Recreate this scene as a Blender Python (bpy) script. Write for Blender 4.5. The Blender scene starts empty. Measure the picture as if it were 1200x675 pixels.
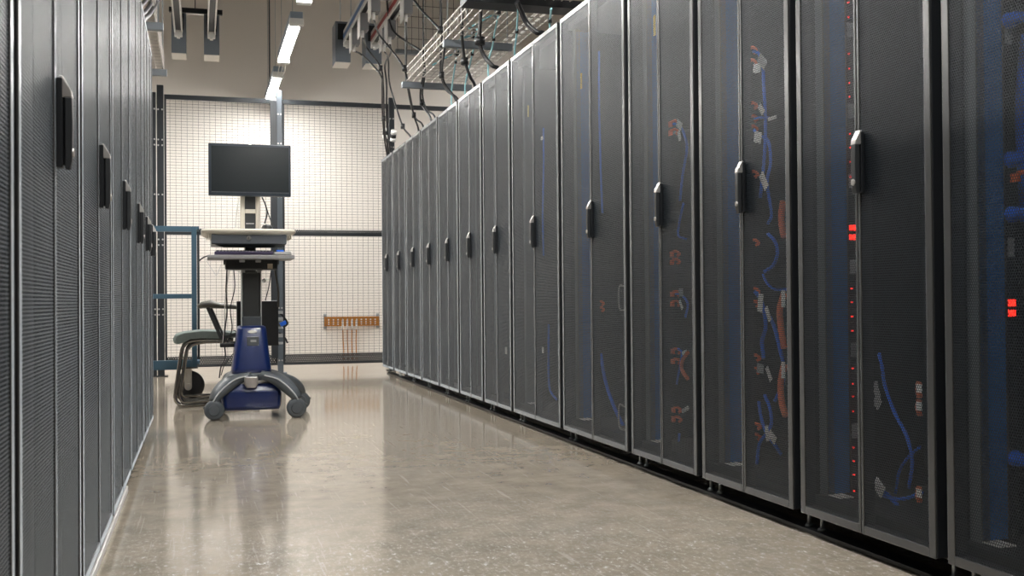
import bpy, bmesh, math, random
import numpy as np
from mathutils import Vector, Matrix
random.seed(7)
C = bpy.context.scene.collection
SC = bpy.context.scene

# ------------------------------------------------------------------ camera
F, YAW, PITCH, ROLL, CH = 1246.5, 0.28512, 0.01131, 0.00812, 0.6554
_c, _s = math.cos(YAW), math.sin(YAW); _cp, _sp = math.cos(PITCH), math.sin(PITCH)
_cr, _sr = math.cos(ROLL), math.sin(ROLL)
_r = Vector((_c, -_s, 0)); _fw = Vector((_s*_cp, _c*_cp, _sp)); _u = Vector((-_s*_sp, -_c*_sp, _cp))
RI = _r*_cr - _u*_sr; UP = _r*_sr + _u*_cr; CO = Vector((0, 0, CH))
cam = bpy.data.cameras.new('camera'); co = bpy.data.objects.new('camera', cam); C.objects.link(co)
M4 = Matrix((RI, UP, -_fw)).transposed().to_4x4(); M4.translation = CO
co.matrix_world = M4
cam.sensor_width = 36; cam.lens = F*36/1200; cam.clip_start = .05; cam.clip_end = 100
cam.dof.use_dof = True; cam.dof.focus_distance = 5.6; cam.dof.aperture_fstop = 11.0
SC.camera = co

def _ray(x, y): return _fw + RI*((x-600)/F) + UP*((337.5-y)/F)
def atX(x, y, X): d = _ray(x, y); return CO + d*(X/d.x)
def atY(x, y, Y): d = _ray(x, y); return CO + d*(Y/d.y)
def atZ(x, y, Z): d = _ray(x, y); return CO + d*((Z-CH)/d.z)

# ------------------------------------------------------------------ materials
def newmat(name):
    m = bpy.data.materials.new(name); m.use_nodes = True
    return m, m.node_tree.nodes, m.node_tree.links, m.node_tree.nodes['Principled BSDF']
def plain(name, col, rough=.5, metal=0, spec=.5, noise=0, scale=30, emit=None, es=0, coat=0):
    m, N, L, b = newmat(name)
    b.inputs['Base Color'].default_value = (*col, 1); b.inputs['Roughness'].default_value = rough
    b.inputs['Metallic'].default_value = metal; b.inputs['Specular IOR Level'].default_value = spec
    if coat: b.inputs['Coat Weight'].default_value = coat; b.inputs['Coat Roughness'].default_value = .1
    if noise:
        t = N.new('ShaderNodeTexCoord'); n = N.new('ShaderNodeTexNoise'); n.inputs['Scale'].default_value = scale
        n.inputs['Detail'].default_value = 5
        mx = N.new('ShaderNodeMix'); mx.data_type = 'RGBA'
        mx.inputs[6].default_value = (*[c*(1-noise) for c in col], 1); mx.inputs[7].default_value = (*[min(1, c*(1+noise)) for c in col], 1)
        L.new(t.outputs['Object'], n.inputs['Vector']); L.new(n.outputs['Fac'], mx.inputs[0]); L.new(mx.outputs[2], b.inputs['Base Color'])
        r = N.new('ShaderNodeMapRange'); r.inputs[3].default_value = rough*.8; r.inputs[4].default_value = min(1, rough*1.2)
        L.new(n.outputs['Fac'], r.inputs[0]); L.new(r.outputs[0], b.inputs['Roughness'])
    if emit:
        b.inputs['Emission Color'].default_value = (*emit, 1); b.inputs['Emission Strength'].default_value = es
    return m
def perforated(name, col, pitch, rad, rough=.4, metal=0, spec=.5, ax=('Y', 'Z'), hexa=True):
    m, N, L, b = newmat(name)
    b.inputs['Base Color'].default_value = (*col, 1); b.inputs['Roughness'].default_value = rough
    b.inputs['Metallic'].default_value = metal; b.inputs['Specular IOR Level'].default_value = spec
    t = N.new('ShaderNodeTexCoord'); sp = N.new('ShaderNodeSeparateXYZ'); L.new(t.outputs['Object'], sp.inputs[0])
    def dist(off):
        cb = N.new('ShaderNodeCombineXYZ')
        for i, (a, per) in enumerate(zip(ax, (pitch, pitch*1.7320508 if hexa else pitch))):
            d = N.new('ShaderNodeMath'); d.operation = 'MULTIPLY_ADD'
            d.inputs[1].default_value = 1/per; d.inputs[2].default_value = off + 50
            L.new(sp.outputs[a], d.inputs[0])
            fr = N.new('ShaderNodeMath'); fr.operation = 'FRACT'; L.new(d.outputs[0], fr.inputs[0])
            s = N.new('ShaderNodeMath'); s.operation = 'SUBTRACT'; s.inputs[1].default_value = .5; L.new(fr.outputs[0], s.inputs[0])
            q = N.new('ShaderNodeMath'); q.operation = 'MULTIPLY'; q.inputs[1].default_value = per; L.new(s.outputs[0], q.inputs[0])
            L.new(q.outputs[0], cb.inputs[i])
        ln = N.new('ShaderNodeVectorMath'); ln.operation = 'LENGTH'; L.new(cb.outputs[0], ln.inputs[0])
        return ln.outputs['Value']
    d1 = dist(0)
    if hexa:
        d2 = dist(.5); mn = N.new('ShaderNodeMath'); mn.operation = 'MINIMUM'; L.new(d1, mn.inputs[0]); L.new(d2, mn.inputs[1]); d1 = mn.outputs[0]
    g = N.new('ShaderNodeMath'); g.operation = 'GREATER_THAN'; g.inputs[1].default_value = rad; L.new(d1, g.inputs[0])
    L.new(g.outputs[0], b.inputs['Alpha'])
    return m

RACK = (.07, .078, .085)
M = {}
M['rack'] = plain('rack_paint', RACK, .36, spec=.6)
M['rim'] = plain('door_rim_paint', (.050, .050, .049), .26, spec=1.0)
M['rack_in'] = plain('rack_interior_black', (.006, .007, .008), .6)
M['post_in'] = plain('rack_inner_post_grey', (.15, .165, .175), .45)
M['sheet'] = perforated('perforated_door_sheet', (.022, .028, .034), .0068, .00286, .38, spec=.42)
for _k, _w in (('sheet', .30), ('rim', .9)):
    _b = M[_k].node_tree.nodes['Principled BSDF']; _b.inputs['Sheen Weight'].default_value = _w; _b.inputs['Sheen Roughness'].default_value = .30; _b.inputs['Sheen Tint'].default_value = (.80, .90, 1, 1)
M['black'] = plain('black_plastic', (.012, .013, .015), .4)
M['blackmetal'] = plain('black_coated_steel', (.014, .016, .019), .42)
M['galv'] = plain('galvanised_steel', (.42, .45, .47), .38, metal=.8, noise=.15, scale=40)
M['strut'] = plain('grey_strut_steel', (.24, .27, .30), .45, metal=.3)
M['silver'] = plain('satin_silver', (.50, .485, .47), .32, metal=.7)
M['chrome'] = plain('chrome', (.30, .29, .28), .16, metal=1)
M['white'] = plain('white_label', (.92, .91, .89), .6)
M['greytag'] = plain('grey_tag', (.42, .43, .44), .55)
M['blue_pdu'] = plain('blue_power_strip', (.025, .17, .50), .4)
M['blue_cable'] = plain('blue_cable', (.02, .16, .85), .35)
M['cyan_cable'] = plain('cyan_cable', (.38, .72, .78), .45)
M['orange'] = plain('orange_plastic', (.9, .17, .04), .4)
M['orange_cable'] = plain('orange_cable', (.85, .19, .06), .45)
M['lever'] = plain('handle_lever_grey', (.028, .031, .034), .38)
M['cable'] = plain('black_cable', (.012, .013, .016), .38)
M['led'] = plain('red_led', (.6, .01, .01), .4, emit=(1, .03, .02), es=1.0)
M['disp'] = plain('red_display', (.6, .01, .01), .4, emit=(1, .02, .01), es=2.2)
M['yellow'] = plain('yellow_tag', (.75, .55, .04), .5)
M['lamp'] = plain('lamp_lens', (.9, .9, .88), .5, emit=(1, .98, .945), es=64)
M['lamp_body'] = plain('lamp_housing', (.30, .36, .44), .45)
M['lamp_white'] = plain('lamp_white', (.8, .8, .78), .5)
M['alu'] = plain('busway_aluminium', (.66, .65, .63), .35, metal=.35)
M['stripe_blue'] = plain('busway_blue_stripe', (.02, .12, .34), .4)
M['stripe_red'] = plain('busway_red_stripe', (.30, .02, .02), .4)
M['boxgrey'] = plain('grey_feed_box', (.155, .18, .21), .5)
M['tapgrey'] = plain('grey_tap_box', (.22, .22, .23), .5)
M['taplight'] = plain('lit_tap_side', (.62, .61, .59), .5)  # paler than the case to show its lit side; also colours pale leads
M['boxbase'] = plain('lit_feed_box_underside', (.80, .77, .72), .6)  # light falling on the box bottoms put into this pale colour
M['copper'] = plain('copper_bar', (.50, .20, .035), .38, metal=.6, noise=.2, scale=25)
M['lug'] = plain('tinned_lug', (.75, .72, .68), .35, metal=.4)
M['trolley'] = plain('blue_grey_frame_paint', (.055, .115, .165), .42)
M['fork'] = plain('caster_fork_zinc', (.50, .47, .41), .45, metal=.3)
M['rubber'] = plain('black_rubber', (.012, .012, .013), .5)
M['fence'] = plain('fence_black_steel', (.016, .020, .025), .38)
M['fencepost'] = plain('fence_post_grey', (.075, .092, .11), .38)
M['wire'] = plain('fence_wire', (.10, .09, .08), .45)
M['kick'] = perforated('kick_panel_mesh', (.018, .022, .026), .020, .0042, .45, ax=('X', 'Z'))
M['tray'] = plain('tray_wire_zinc', (.62, .58, .54), .4, metal=.4)
M['cart_blue'] = plain('cart_blue_plastic', (.005, .021, .12), .28, spec=.6, coat=.3)
M['cart_grey'] = plain('cart_grey_plastic', (.085, .098, .11), .42)
M['cart_light'] = plain('cart_light_trim', (.52, .53, .54), .35)
M['cart_cream'] = plain('worktop_cream', (.78, .73, .63), .45)
M['drawer'] = plain('drawer_grey', (.10, .11, .125), .38)
M['column'] = plain('column_graphite', (.045, .05, .052), .4)
M['traygrey'] = plain('keyboard_tray_grey', (.27, .27, .275), .42)
M['screen'] = plain('monitor_screen', (.018, .024, .027), .22, spec=.5)
M['bezel'] = plain('monitor_bezel', (.012, .024, .040), .32)
M['purple'] = plain('dark_purple_cover', (.035, .025, .07), .4)
M['chairgrey'] = plain('chair_upholstery', (.17, .205, .195), .8, noise=.15, scale=60)
M['armpad'] = plain('armrest_pad', (.10, .095, .082), .45)
M['beige'] = plain('beige_label', (.50, .42, .32), .6)
M['ceil'] = plain('ceiling_paint', (.22, .215, .21), .8)
M['sidewall'] = plain('side_wall_paint', (.42, .39, .35), .8)
M['plinth'] = plain('white_floor_strip', (.80, .79, .77), .5)

def wall_mat():
    m, N, L, b = newmat('warm_white_wall_paint')
    t = N.new('ShaderNodeTexCoord'); n = N.new('ShaderNodeTexNoise'); n.inputs['Scale'].default_value = 1.3; n.inputs['Detail'].default_value = 6
    L.new(t.outputs['Object'], n.inputs['Vector'])
    mx = N.new('ShaderNodeMix'); mx.data_type = 'RGBA'
    mx.inputs[6].default_value = (.79, .745, .69, 1); mx.inputs[7].default_value = (.83, .785, .73, 1)
    L.new(n.outputs['Fac'], mx.inputs[0]); L.new(mx.outputs[2], b.inputs['Base Color'])
    b.inputs['Roughness'].default_value = .75
    n2 = N.new('ShaderNodeTexNoise'); n2.inputs['Scale'].default_value = 180
    L.new(t.outputs['Object'], n2.inputs['Vector'])
    bp = N.new('ShaderNodeBump'); bp.inputs['Strength'].default_value = .05; bp.inputs['Distance'].default_value = .002
    L.new(n2.outputs['Fac'], bp.inputs['Height']); L.new(bp.outputs[0], b.inputs['Normal'])
    return m
M['wall'] = wall_mat()

def floor_mat():
    m, N, L, b = newmat('polished_concrete')
    t = N.new('ShaderNodeTexCoord')
    def noise(scale, detail, stretch=None, rot=0, dist=0, rough=.55):
        mp = N.new('ShaderNodeMapping'); L.new(t.outputs['Object'], mp.inputs[0])
        if stretch: mp.inputs['Scale'].default_value = stretch
        mp.inputs['Rotation'].default_value = (0, 0, rot)
        n = N.new('ShaderNodeTexNoise'); n.inputs['Scale'].default_value = scale; n.inputs['Detail'].default_value = detail
        n.inputs['Distortion'].default_value = dist; n.inputs['Roughness'].default_value = rough
        L.new(mp.outputs[0], n.inputs['Vector']); return n.outputs['Fac']
    def ramp(src, a, b_, ca, cb):
        r = N.new('ShaderNodeValToRGB'); r.color_ramp.elements[0].position = a; r.color_ramp.elements[1].position = b_
        r.color_ramp.elements[0].color = (*ca, 1); r.color_ramp.elements[1].color = (*cb, 1); L.new(src, r.inputs[0]); return r.outputs[0]
    def mix(f, a, b_, mode='MIX'):
        x = N.new('ShaderNodeMix'); x.data_type = 'RGBA'; x.blend_type = mode
        if isinstance(f, float): x.inputs[0].default_value = f
        else: L.new(f, x.inputs[0])
        for i, v in ((6, a), (7, b_)):
            if isinstance(v, tuple): x.inputs[i].default_value = (*v, 1)
            else: L.new(v, x.inputs[i])
        return x.outputs[2]
    base = ramp(noise(1.1, 8, dist=.6), .3, .7, (.27, .232, .18), (.43, .37, .29))
    fine = ramp(noise(9, 9, rough=.7), .35, .68, (.21, .18, .14), (.50, .435, .35))
    col = mix(.5, base, fine)
    grey = ramp(noise(1.7, 5, dist=1.2), .52, .75, (0, 0, 0), (1, 1, 1))
    gsep = N.new('ShaderNodeMath'); gsep.operation = 'MULTIPLY'; gsep.inputs[1].default_value = .45; L.new(grey, gsep.inputs[0])
    col = mix(gsep.outputs[0], col, (.29, .27, .24))
    # pale scuffed patches: scrubbed traffic marks, strongest nearer the front of the aisle
    sc = ramp(noise(48, 9, stretch=(1.5, .8, 1), rough=.82, dist=.4), .50, .66, (0, 0, 0), (1, 1, 1))
    patch = ramp(noise(1.3, 5, stretch=(1, 1.6, 1), dist=.8), .50, .60, (0, 0, 0), (1, 1, 1))
    # the front of the aisle is worn most
    sy = N.new('ShaderNodeSeparateXYZ'); L.new(t.outputs['Object'], sy.inputs[0])
    wn = N.new('ShaderNodeMath'); wn.operation = 'MULTIPLY_ADD'; wn.inputs[1].default_value = 1.8; L.new(noise(1.9, 5, dist=1), wn.inputs[0]); L.new(sy.outputs['Y'], wn.inputs[2])
    wr = N.new('ShaderNodeMapRange'); wr.inputs[1].default_value = 3.5; wr.inputs[2].default_value = 4.5; wr.inputs[3].default_value = 1; wr.inputs[4].default_value = 0; L.new(wn.outputs[0], wr.inputs[0])
    pj = N.new('ShaderNodeMath'); pj.operation = 'MULTIPLY_ADD'; pj.inputs[1].default_value = .2; pj.use_clamp = True; L.new(patch, pj.inputs[0]); L.new(wr.outputs[0], pj.inputs[2]); patch = pj.outputs[0]
    pm = N.new('ShaderNodeMath'); pm.operation = 'MULTIPLY'; L.new(sc, pm.inputs[0]); L.new(patch, pm.inputs[1])
    pm2 = N.new('ShaderNodeMath'); pm2.operation = 'MULTIPLY'; pm2.inputs[1].default_value = .85; L.new(pm.outputs[0], pm2.inputs[0])
    col = mix(pm2.outputs[0], col, (.60, .57, .53))
    # fine scratches in several directions
    tot = None
    for rot, s in ((.3, 3.0), (1.2, 3.6), (2.2, 2.6), (2.75, 3.3)):
        ln = ramp(noise(s, 4, stretch=(26, .9, 1), rot=rot, dist=.5), .665, .69, (0, 0, 0), (1, 1, 1))
        if tot is None: tot = ln
        else:
            a = N.new('ShaderNodeMath'); a.operation = 'MAXIMUM'; L.new(tot, a.inputs[0]); L.new(ln, a.inputs[1]); tot = a.outputs[0]
    sm = N.new('ShaderNodeMath'); sm.operation = 'MULTIPLY'; sm.inputs[1].default_value = .34; L.new(tot, sm.inputs[0])
    col = mix(sm.outputs[0], col, (.62, .58, .53))
    L.new(col, b.inputs['Base Color'])
    rr = N.new('ShaderNodeMapRange'); rr.inputs[3].default_value = .05; rr.inputs[4].default_value = .16
    L.new(noise(5, 7, rough=.7), rr.inputs[0])
    ra = N.new('ShaderNodeMath'); ra.operation = 'MULTIPLY_ADD'; ra.inputs[1].default_value = .30; L.new(pm2.outputs[0], ra.inputs[0]); L.new(rr.outputs[0], ra.inputs[2])
    L.new(ra.outputs[0], b.inputs['Roughness'])
    b.inputs['Specular IOR Level'].default_value = .9
    bp = N.new('ShaderNodeBump'); bp.inputs['Strength'].default_value = .03; bp.inputs['Distance'].default_value = .002
    L.new(noise(14, 6), bp.inputs['Height']); L.new(bp.outputs[0], b.inputs['Normal'])
    return m
M['floor'] = floor_mat()

# ------------------------------------------------------------------ mesh builder
class MB:
    def __init__(s, o=(0, 0, 0)):
        s.bm = bmesh.new(); s.o = Vector(o); s.mi = 0
    def _f(s, vs, smooth=False):
        try: f = s.bm.faces.new(vs)
        except ValueError: return
        f.material_index = s.mi; f.smooth = smooth
    def v(s, p): return s.bm.verts.new(Vector(p) - s.o)
    def box(s, a, b):
        x0, y0, z0 = [min(p, q) for p, q in zip(a, b)]; x1, y1, z1 = [max(p, q) for p, q in zip(a, b)]
        v = [s.v((x, y, z)) for x in (x0, x1) for y in (y0, y1) for z in (z0, z1)]
        for q in ((0, 1, 3, 2), (4, 6, 7, 5), (0, 4, 5, 1), (2, 3, 7, 6), (0, 2, 6, 4), (1, 5, 7, 3)): s._f([v[i] for i in q])
        return s
    def obox(s, c, ax, half):     # oriented box: centre, three axes, half sizes
        c = Vector(c); ax = [Vector(a).normalized() for a in ax]
        v = [s.v(c + ax[0]*half[0]*i + ax[1]*half[1]*j + ax[2]*half[2]*k) for i in (-1, 1) for j in (-1, 1) for k in (-1, 1)]
        for q in ((0, 1, 3, 2), (4, 6, 7, 5), (0, 4, 5, 1), (2, 3, 7, 6), (0, 2, 6, 4), (1, 5, 7, 3)): s._f([v[i] for i in q])
        return s
    def bar(s, a, b, w, h, up=(0, 0, 1)):
        a, b = Vector(a), Vector(b); d = b-a; n = d.normalized(); up = Vector(up)
        if abs(n.dot(up)) > .95: up = Vector((0, 1, 0))
        sd = n.cross(up).normalized(); u = sd.cross(n)
        return s.obox((a+b)/2, (n, sd, u), (d.length/2, w/2, h/2))
    def sweep(s, pts, secs, closed_ends=True, smooth=True):   # secs: list of lists of (side, up) offsets
        pts = [Vector(p) for p in pts]; rings = []
        for i, p in enumerate(pts):
            t = (pts[min(i+1, len(pts)-1)] - pts[max(i-1, 0)]).normalized()
            up = Vector((0, 0, 1))
            if abs(t.dot(up)) > .98: up = Vector((0, 1, 0))
            sd = t.cross(up).normalized(); u = sd.cross(t)
            if i and rings:
                pass
            rings.append([s.v(p + sd*a + u*b) for a, b in secs[i]])
        n = len(secs[0])
        for i in range(len(rings)-1):
            for k in range(n): s._f([rings[i][k], rings[i][(k+1) % n], rings[i+1][(k+1) % n], rings[i+1][k]], smooth)
        if closed_ends: s._f(rings[0][::-1]); s._f(rings[-1])
        return s
    def tube(s, pts, r, n=8, smooth_path=True, sub=5):
        pts = [Vector(p) for p in pts]
        if smooth_path and len(pts) > 2: pts = catmull(pts, sub)
        # parallel transport frame
        t0 = (pts[1]-pts[0]).normalized(); a = Vector((0, 0, 1)) if abs(t0.z) < .9 else Vector((0, 1, 0))
        sd = t0.cross(a).normalized(); rings = []
        for i, p in enumerate(pts):
            t = (pts[min(i+1, len(pts)-1)] - pts[max(i-1, 0)]).normalized()
            sd = (sd - t*sd.dot(t)).normalized(); u = t.cross(sd)
            rr = r(i/(len(pts)-1)) if callable(r) else r
            rings.append([s.v(p + (sd*math.cos(2*math.pi*k/n) + u*math.sin(2*math.pi*k/n))*rr) for k in range(n)])
        for i in range(len(rings)-1):
            for k in range(n): s._f([rings[i][k], rings[i][(k+1) % n], rings[i+1][(k+1) % n], rings[i+1][k]], True)
        s._f(rings[0][::-1]); s._f(rings[-1]); return s
    def cyl(s, a, b, r, n=20, r2=None):
        r2 = r if r2 is None else r2
        a, b = Vector(a), Vector(b); t = (b-a).normalized(); q = Vector((0, 0, 1)) if abs(t.z) < .9 else Vector((0, 1, 0))
        sd = t.cross(q).normalized(); u = t.cross(sd)
        R = [[s.v(p + (sd*math.cos(2*math.pi*k/n) + u*math.sin(2*math.pi*k/n))*rr) for k in range(n)] for p, rr in ((a, r), (b, r2))]
        for k in range(n): s._f([R[0][k], R[0][(k+1) % n], R[1][(k+1) % n], R[1][k]], True)
        s._f(R[0][::-1]); s._f(R[1]); return s
    def lathe(s, c, axis, prof, n=28):   # prof: (distance along axis, radius)
        c = Vector(c); t = Vector(axis).normalized(); q = Vector((0, 0, 1)) if abs(t.z) < .9 else Vector((0, 1, 0))
        sd = t.cross(q).normalized(); u = t.cross(sd); R = []
        for d, rr in prof: R.append([s.v(c + t*d + (sd*math.cos(2*math.pi*k/n) + u*math.sin(2*math.pi*k/n))*max(rr, 1e-4)) for k in range(n)])
        for i in range(len(R)-1):
            for k in range(n): s._f([R[i][k], R[i][(k+1) % n], R[i+1][(k+1) % n], R[i+1][k]], True)
        s._f(R[0][::-1]); s._f(R[-1]); return s
    def loft(s, rings, smooth=True, caps=True):
        R = [[s.v(p) for p in r] for r in rings]; n = len(R[0])
        for i in range(len(R)-1):
            for k in range(n): s._f([R[i][k], R[i][(k+1) % n], R[i+1][(k+1) % n], R[i+1][k]], smooth)
        if caps: s._f(R[0][::-1]); s._f(R[-1])
        return s
    def mesh(s, name, mats):
        bmesh.ops.recalc_face_normals(s.bm, faces=s.bm.faces)
        me = bpy.data.meshes.new(name); s.bm.to_mesh(me); s.bm.free()
        for m in (mats if isinstance(mats, (list, tuple)) else [mats]): me.materials.append(m)
        return me
    def build(s, name, mats, parent=None, bevel=0, seg=2, angle=True):
        return link(name, s.mesh(name, mats), parent, bevel, seg)

def catmull(P, sub=5):
    out = []; P = [P[0]*2-P[1]] + P + [P[-1]*2-P[-2]]
    for i in range(1, len(P)-2):
        a, b, c, d = P[i-1:i+3]
        for k in range(sub):
            t = k/sub
            out.append(.5*((2*b) + (c-a)*t + (2*a-5*b+4*c-d)*t*t + (3*b-a-3*c+d)*t**3))
    out.append(P[-2]); return out
def link(name, me, parent=None, bevel=0, seg=2):
    o = bpy.data.objects.new(name, me); C.objects.link(o)
    if parent: o.parent = parent
    if bevel:
        b = o.modifiers.new('bevel', 'BEVEL'); b.width = bevel; b.segments = seg; b.limit_method = 'ANGLE'; b.angle_limit = math.radians(40)
    return o
def tag(o, label, cat, group=None, kind=None):
    o['label'] = label; o['category'] = cat
    if group: o['group'] = group
    if kind: o['kind'] = kind
    return o
def thing(name, label, cat, loc=(0, 0, 0), rz=0, group=None):
    o = bpy.data.objects.new(name, None); C.objects.link(o); o.location = loc; o.rotation_euler = (0, 0, rz)
    o.empty_display_size = .1
    return tag(o, label, cat, group)
def struct(name, mb, m):
    o = mb.build(name, m); o['kind'] = 'structure'; return o

# ------------------------------------------------------------------ room shell
XL, XR, YB, YF, ZC = -4.0, 6.2, -3.2, 11.3, 4.4
struct('floor', MB().box((XL-.2, YB-.2, -.1), (XR+.2, YF+.2, 0)), M['floor'])
struct('wall_far', MB().box((XL-.2, YF, 0), (XR+.2, YF+.15, ZC)), M['wall'])
struct('wall_left', MB().box((XL-.15, YB, 0), (XL, YF, ZC)), M['sidewall'])
struct('wall_right', MB().box((XR, YB, 0), (XR+.15, YF, ZC)), M['sidewall'])
struct('wall_near', MB().box((XL-.2, YB-.15, 0), (XR+.2, YB, ZC)), M['sidewall'])
struct('ceiling', MB().box((XL-.2, YB-.2, ZC), (XR+.2, YF+.2, ZC+.1)), M['ceil'])
# vertical joint cover on the far wall
struct('trim_1', MB().box((.697, YF-.006, 2.7), (.709, YF, ZC)), M['fencepost'])

# ------------------------------------------------------------------ racks
H, ZB = 1.941, .06
XR0, XL0 = 1.585, -.233
_cache = {}
def cached(key, fn):
    if key not in _cache: _cache[key] = fn()
    return _cache[key]
def me_frame(w, bayed=True):
    b = MB(); D = 1.0; h = w/2
    x0 = .038
    b.box((x0, -h, ZB), (D, h, ZB+.05)); b.box((x0, -h, H-.05), (D, h, H))
    for sg in (-1, 1):
        b.box((x0, sg*h, ZB+.05), (x0+.05, sg*(h-.012), H-.05)); b.box((D-.05, sg*h, ZB+.05), (D, sg*(h-.03), H-.05))
        b.box((x0+.05, sg*h, ZB+.05), (D-.05, sg*(h-.002), H-.05))
    b.box((D-.01, -h+.03, ZB+.05), (D-.002, h-.03, H-.05))
    return b.mesh('cabinet_frame', M['rack_in'])
def me_post(w, sg):
    b = MB(); h = w/2
    b.box((.065, sg*(h-.014), ZB+.05), (.088, sg*(h-.05), H-.05))
    b.box((.088, sg*(h-.014), ZB+.05), (.115, sg*(h-.022), H-.05))
    return b.mesh('inner_post', M['post_in'])
def me_back(w):
    b = MB(); h = w/2 - .075; z = ZB+.12; random.seed(int(w*100))
    while z < H-.2:
        t = random.choice((.044, .044, .088, .133)); b.box((.36, -h, z), (.80, h, z+t-.004)); z += t
    return b.mesh('equipment_stack', M['rack_in'])
def leaf_span(w, sg):
    h = w/2
    return (.002, h-.020) if sg > 0 else (-(h-.020), -.002)
def me_leaf(w, sg):
    y0, y1 = leaf_span(w, sg); z0, z1 = ZB+.004, H-.004; T = .034
    a0 = .009 if sg > 0 else .023; a1 = .023 if sg > 0 else .009
    b = MB()
    for mi, xa, xb, e in ((0, 0, .005, 0), (1, .005, T, .0008)):
        b.mi = mi
        b.box((xa, y0+e, z0+e), (xb, y0+a0, z1-e)); b.box((xa, y1-a1, z0+e), (xb, y1-e, z1-e))
        b.box((xa, y0+a0, z0+e), (xb, y1-a1, z0+.022)); b.box((xa, y0+a0, z1-.022), (xb, y1-a1, z1-e))
    return b.mesh('door', [M['rim'], M['blackmetal']])
def me_sheet(w, sg):
    y0, y1 = leaf_span(w, sg); z0, z1 = ZB+.004, H-.004
    a0 = .009 if sg > 0 else .023; a1 = .023 if sg > 0 else .009
    b = MB(); b.box((.0025, y0+a0, z0+.022), (.0037, y1-a1, z1-.022))
    return b.mesh('perforated_sheet', M['sheet'])
def me_handle(zc):
    b = MB(); y = -.006; w = .026; z0, z1 = zc-.078, zc+.078
    b.mi = 0
    b.box((-.010, y-w, z0), (0, y, z1-.004))                                # body on the door leaf
    b.box((-.014, y-w+.007, z0+.004), (-.009, y-.007, z1-.012))
    b.mi = 2                                                                # swing lever standing off the body
    pr = [(z0-.002, -.0135, -.021), (z0+.012, -.0135, -.0245), (zc, -.0135, -.0255), (z1-.036, -.0135, -.0245)]
    b.loft([[(xi, y-w+.002, z), (xo, y-w+.004, z), (xo, y-.004, z), (xi, y-.002, z)] for z, xi, xo in pr], smooth=False)
    b.mi = 1
    b.loft([[(xi, y-w+.001, z), (xo, y-w+.003, z), (xo, y-.003, z), (xi, y-.001, z)] for z, xi, xo in ((z1-.036, -.009, -.0255), (z1-.024, -.008, -.0235), (z1, -.006, -.010))], smooth=False)
    b.cyl((-.02, y-w/2, z0+.026), (-.0275, y-w/2, z0+.026), .0082, 14)
    return b.mesh('handle', [M['blackmetal'], M['silver'], M['lever']])
def me_foot(x, y, z0=.012):
    b = MB(); b.cyl((x, y, z0), (x, y, z0+.008), .012, 14, .009); b.cyl((x, y, z0+.008), (x, y, ZB+.004), .005, 8)
    return b.mesh('levelling_foot', M['galv'])
def rack(Y, w, side, label, group, zc=.993, foot_z=.012):
    X, rz = (XR0, 0) if side > 0 else (XL0, math.pi)
    t = thing('server_rack', label, 'server rack', (X, Y, 0), rz, group)
    link('cabinet_frame', cached(('f', w), lambda: me_frame(w)), t)
    for sg in (1, -1):
        link('inner_post', cached(('p', w, sg), lambda: me_post(w, sg)), t)
    link('equipment_stack', cached(('e', w), lambda: me_back(w)), t)
    for sg in (1, -1):
        d = link('door', cached(('l', w, sg), lambda: me_leaf(w, sg)), t, .0018, 2)
        link('perforated_sheet', cached(('s', w, sg), lambda: me_sheet(w, sg)), d)
        if sg < 0: link('handle', cached(('h', zc), lambda: me_handle(zc)), d, .0015, 2)
    for x in (.058, .95):
        for sg in (1, -1):
            link('levelling_foot', cached(('ft', w, x, sg, foot_z), lambda: me_foot(x, sg*(w/2-.032), foot_z)), t)
    return t
YR = [9.616, 9.016, 8.416, 7.816, 7.216, 6.616, 6.016, 5.416, 4.616, 3.816, 3.216, 2.616, 2.016, 1.416]
RL = ['perforated black server rack at the far end of the right row, beside the wire fence',
      'second server rack from the far fence end of the right row',
      'third server rack from the far fence end of the right row',
      'fourth server rack from the far fence end of the right row',
      'fifth server rack from the far fence end of the right row',
      'sixth server rack from the far fence end of the right row',
      'narrow rack in the right row, just beyond the two extra wide racks',
      'farther of the two extra wide racks in the right row',
      'nearer of the two extra wide racks in the right row, blue cable behind its mesh',
      'right row rack just nearer than the wide racks, paired orange plugs inside',
      'right row rack with many blue cables, white tags and orange hoses behind its mesh',
      'second nearest right rack, red lights along its blue power strip',
      'nearest rack on the right, cut by the photo edge, blue plugs and red digits inside']
racks = []
for k in range(13):
    w = round(YR[k]-YR[k+1], 3); racks.append(rack((YR[k]+YR[k+1])/2, w, 1, RL[k], 'server racks in the right row'))
YLb = [.735, 1.535, 2.335, 3.135, 3.935, 4.735, 5.255, 5.775]
LL = ['nearest rack of the left row, only a strip of its mesh door in view',
      'left row rack with the largest black handle, second from the camera',
      'left row rack third from the camera, second handle along the row',
      'left row rack fourth from the camera, third handle along the row',
      'left row rack fifth from the camera, third from the far end',
      'left row rack sixth from the camera, next to last toward the far end',
      'last rack at the far end of the left row, beside the blue trolley']
for k in range(7):
    w = round(YLb[k+1]-YLb[k], 3); rack((YLb[k]+YLb[k+1])/2, w, -1, LL[k], 'server racks in the left row', zc=.965, foot_z=0)
# continuous plinth rails the rows stand on
b = MB(); b.box((1.62, 1.2, 0), (1.672, 9.58, .012)); b.box((1.78, 1.2, 0), (1.80, 9.58, .05)); b.box((2.51, 1.2, 0), (2.56, 9.58, .012))
tag(b.build('floor_rail', M['blackmetal'], None, .002), 'long black steel floor rail under the feet of the right rack row', 'floor rail')
for a, c, lb in ((1.0, 2.93, 'white floor edging strip under the left racks, piece nearest the camera'), (2.935, 3.93, 'white floor edging strip under the left racks, piece farther from the camera')):
    tag(MB().box((-.262, a, 0), (-.243, c, .022)).build('edging_strip', M['plinth'], None, .002), lb, 'floor strip', 'white edging strips under the left row')

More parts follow.
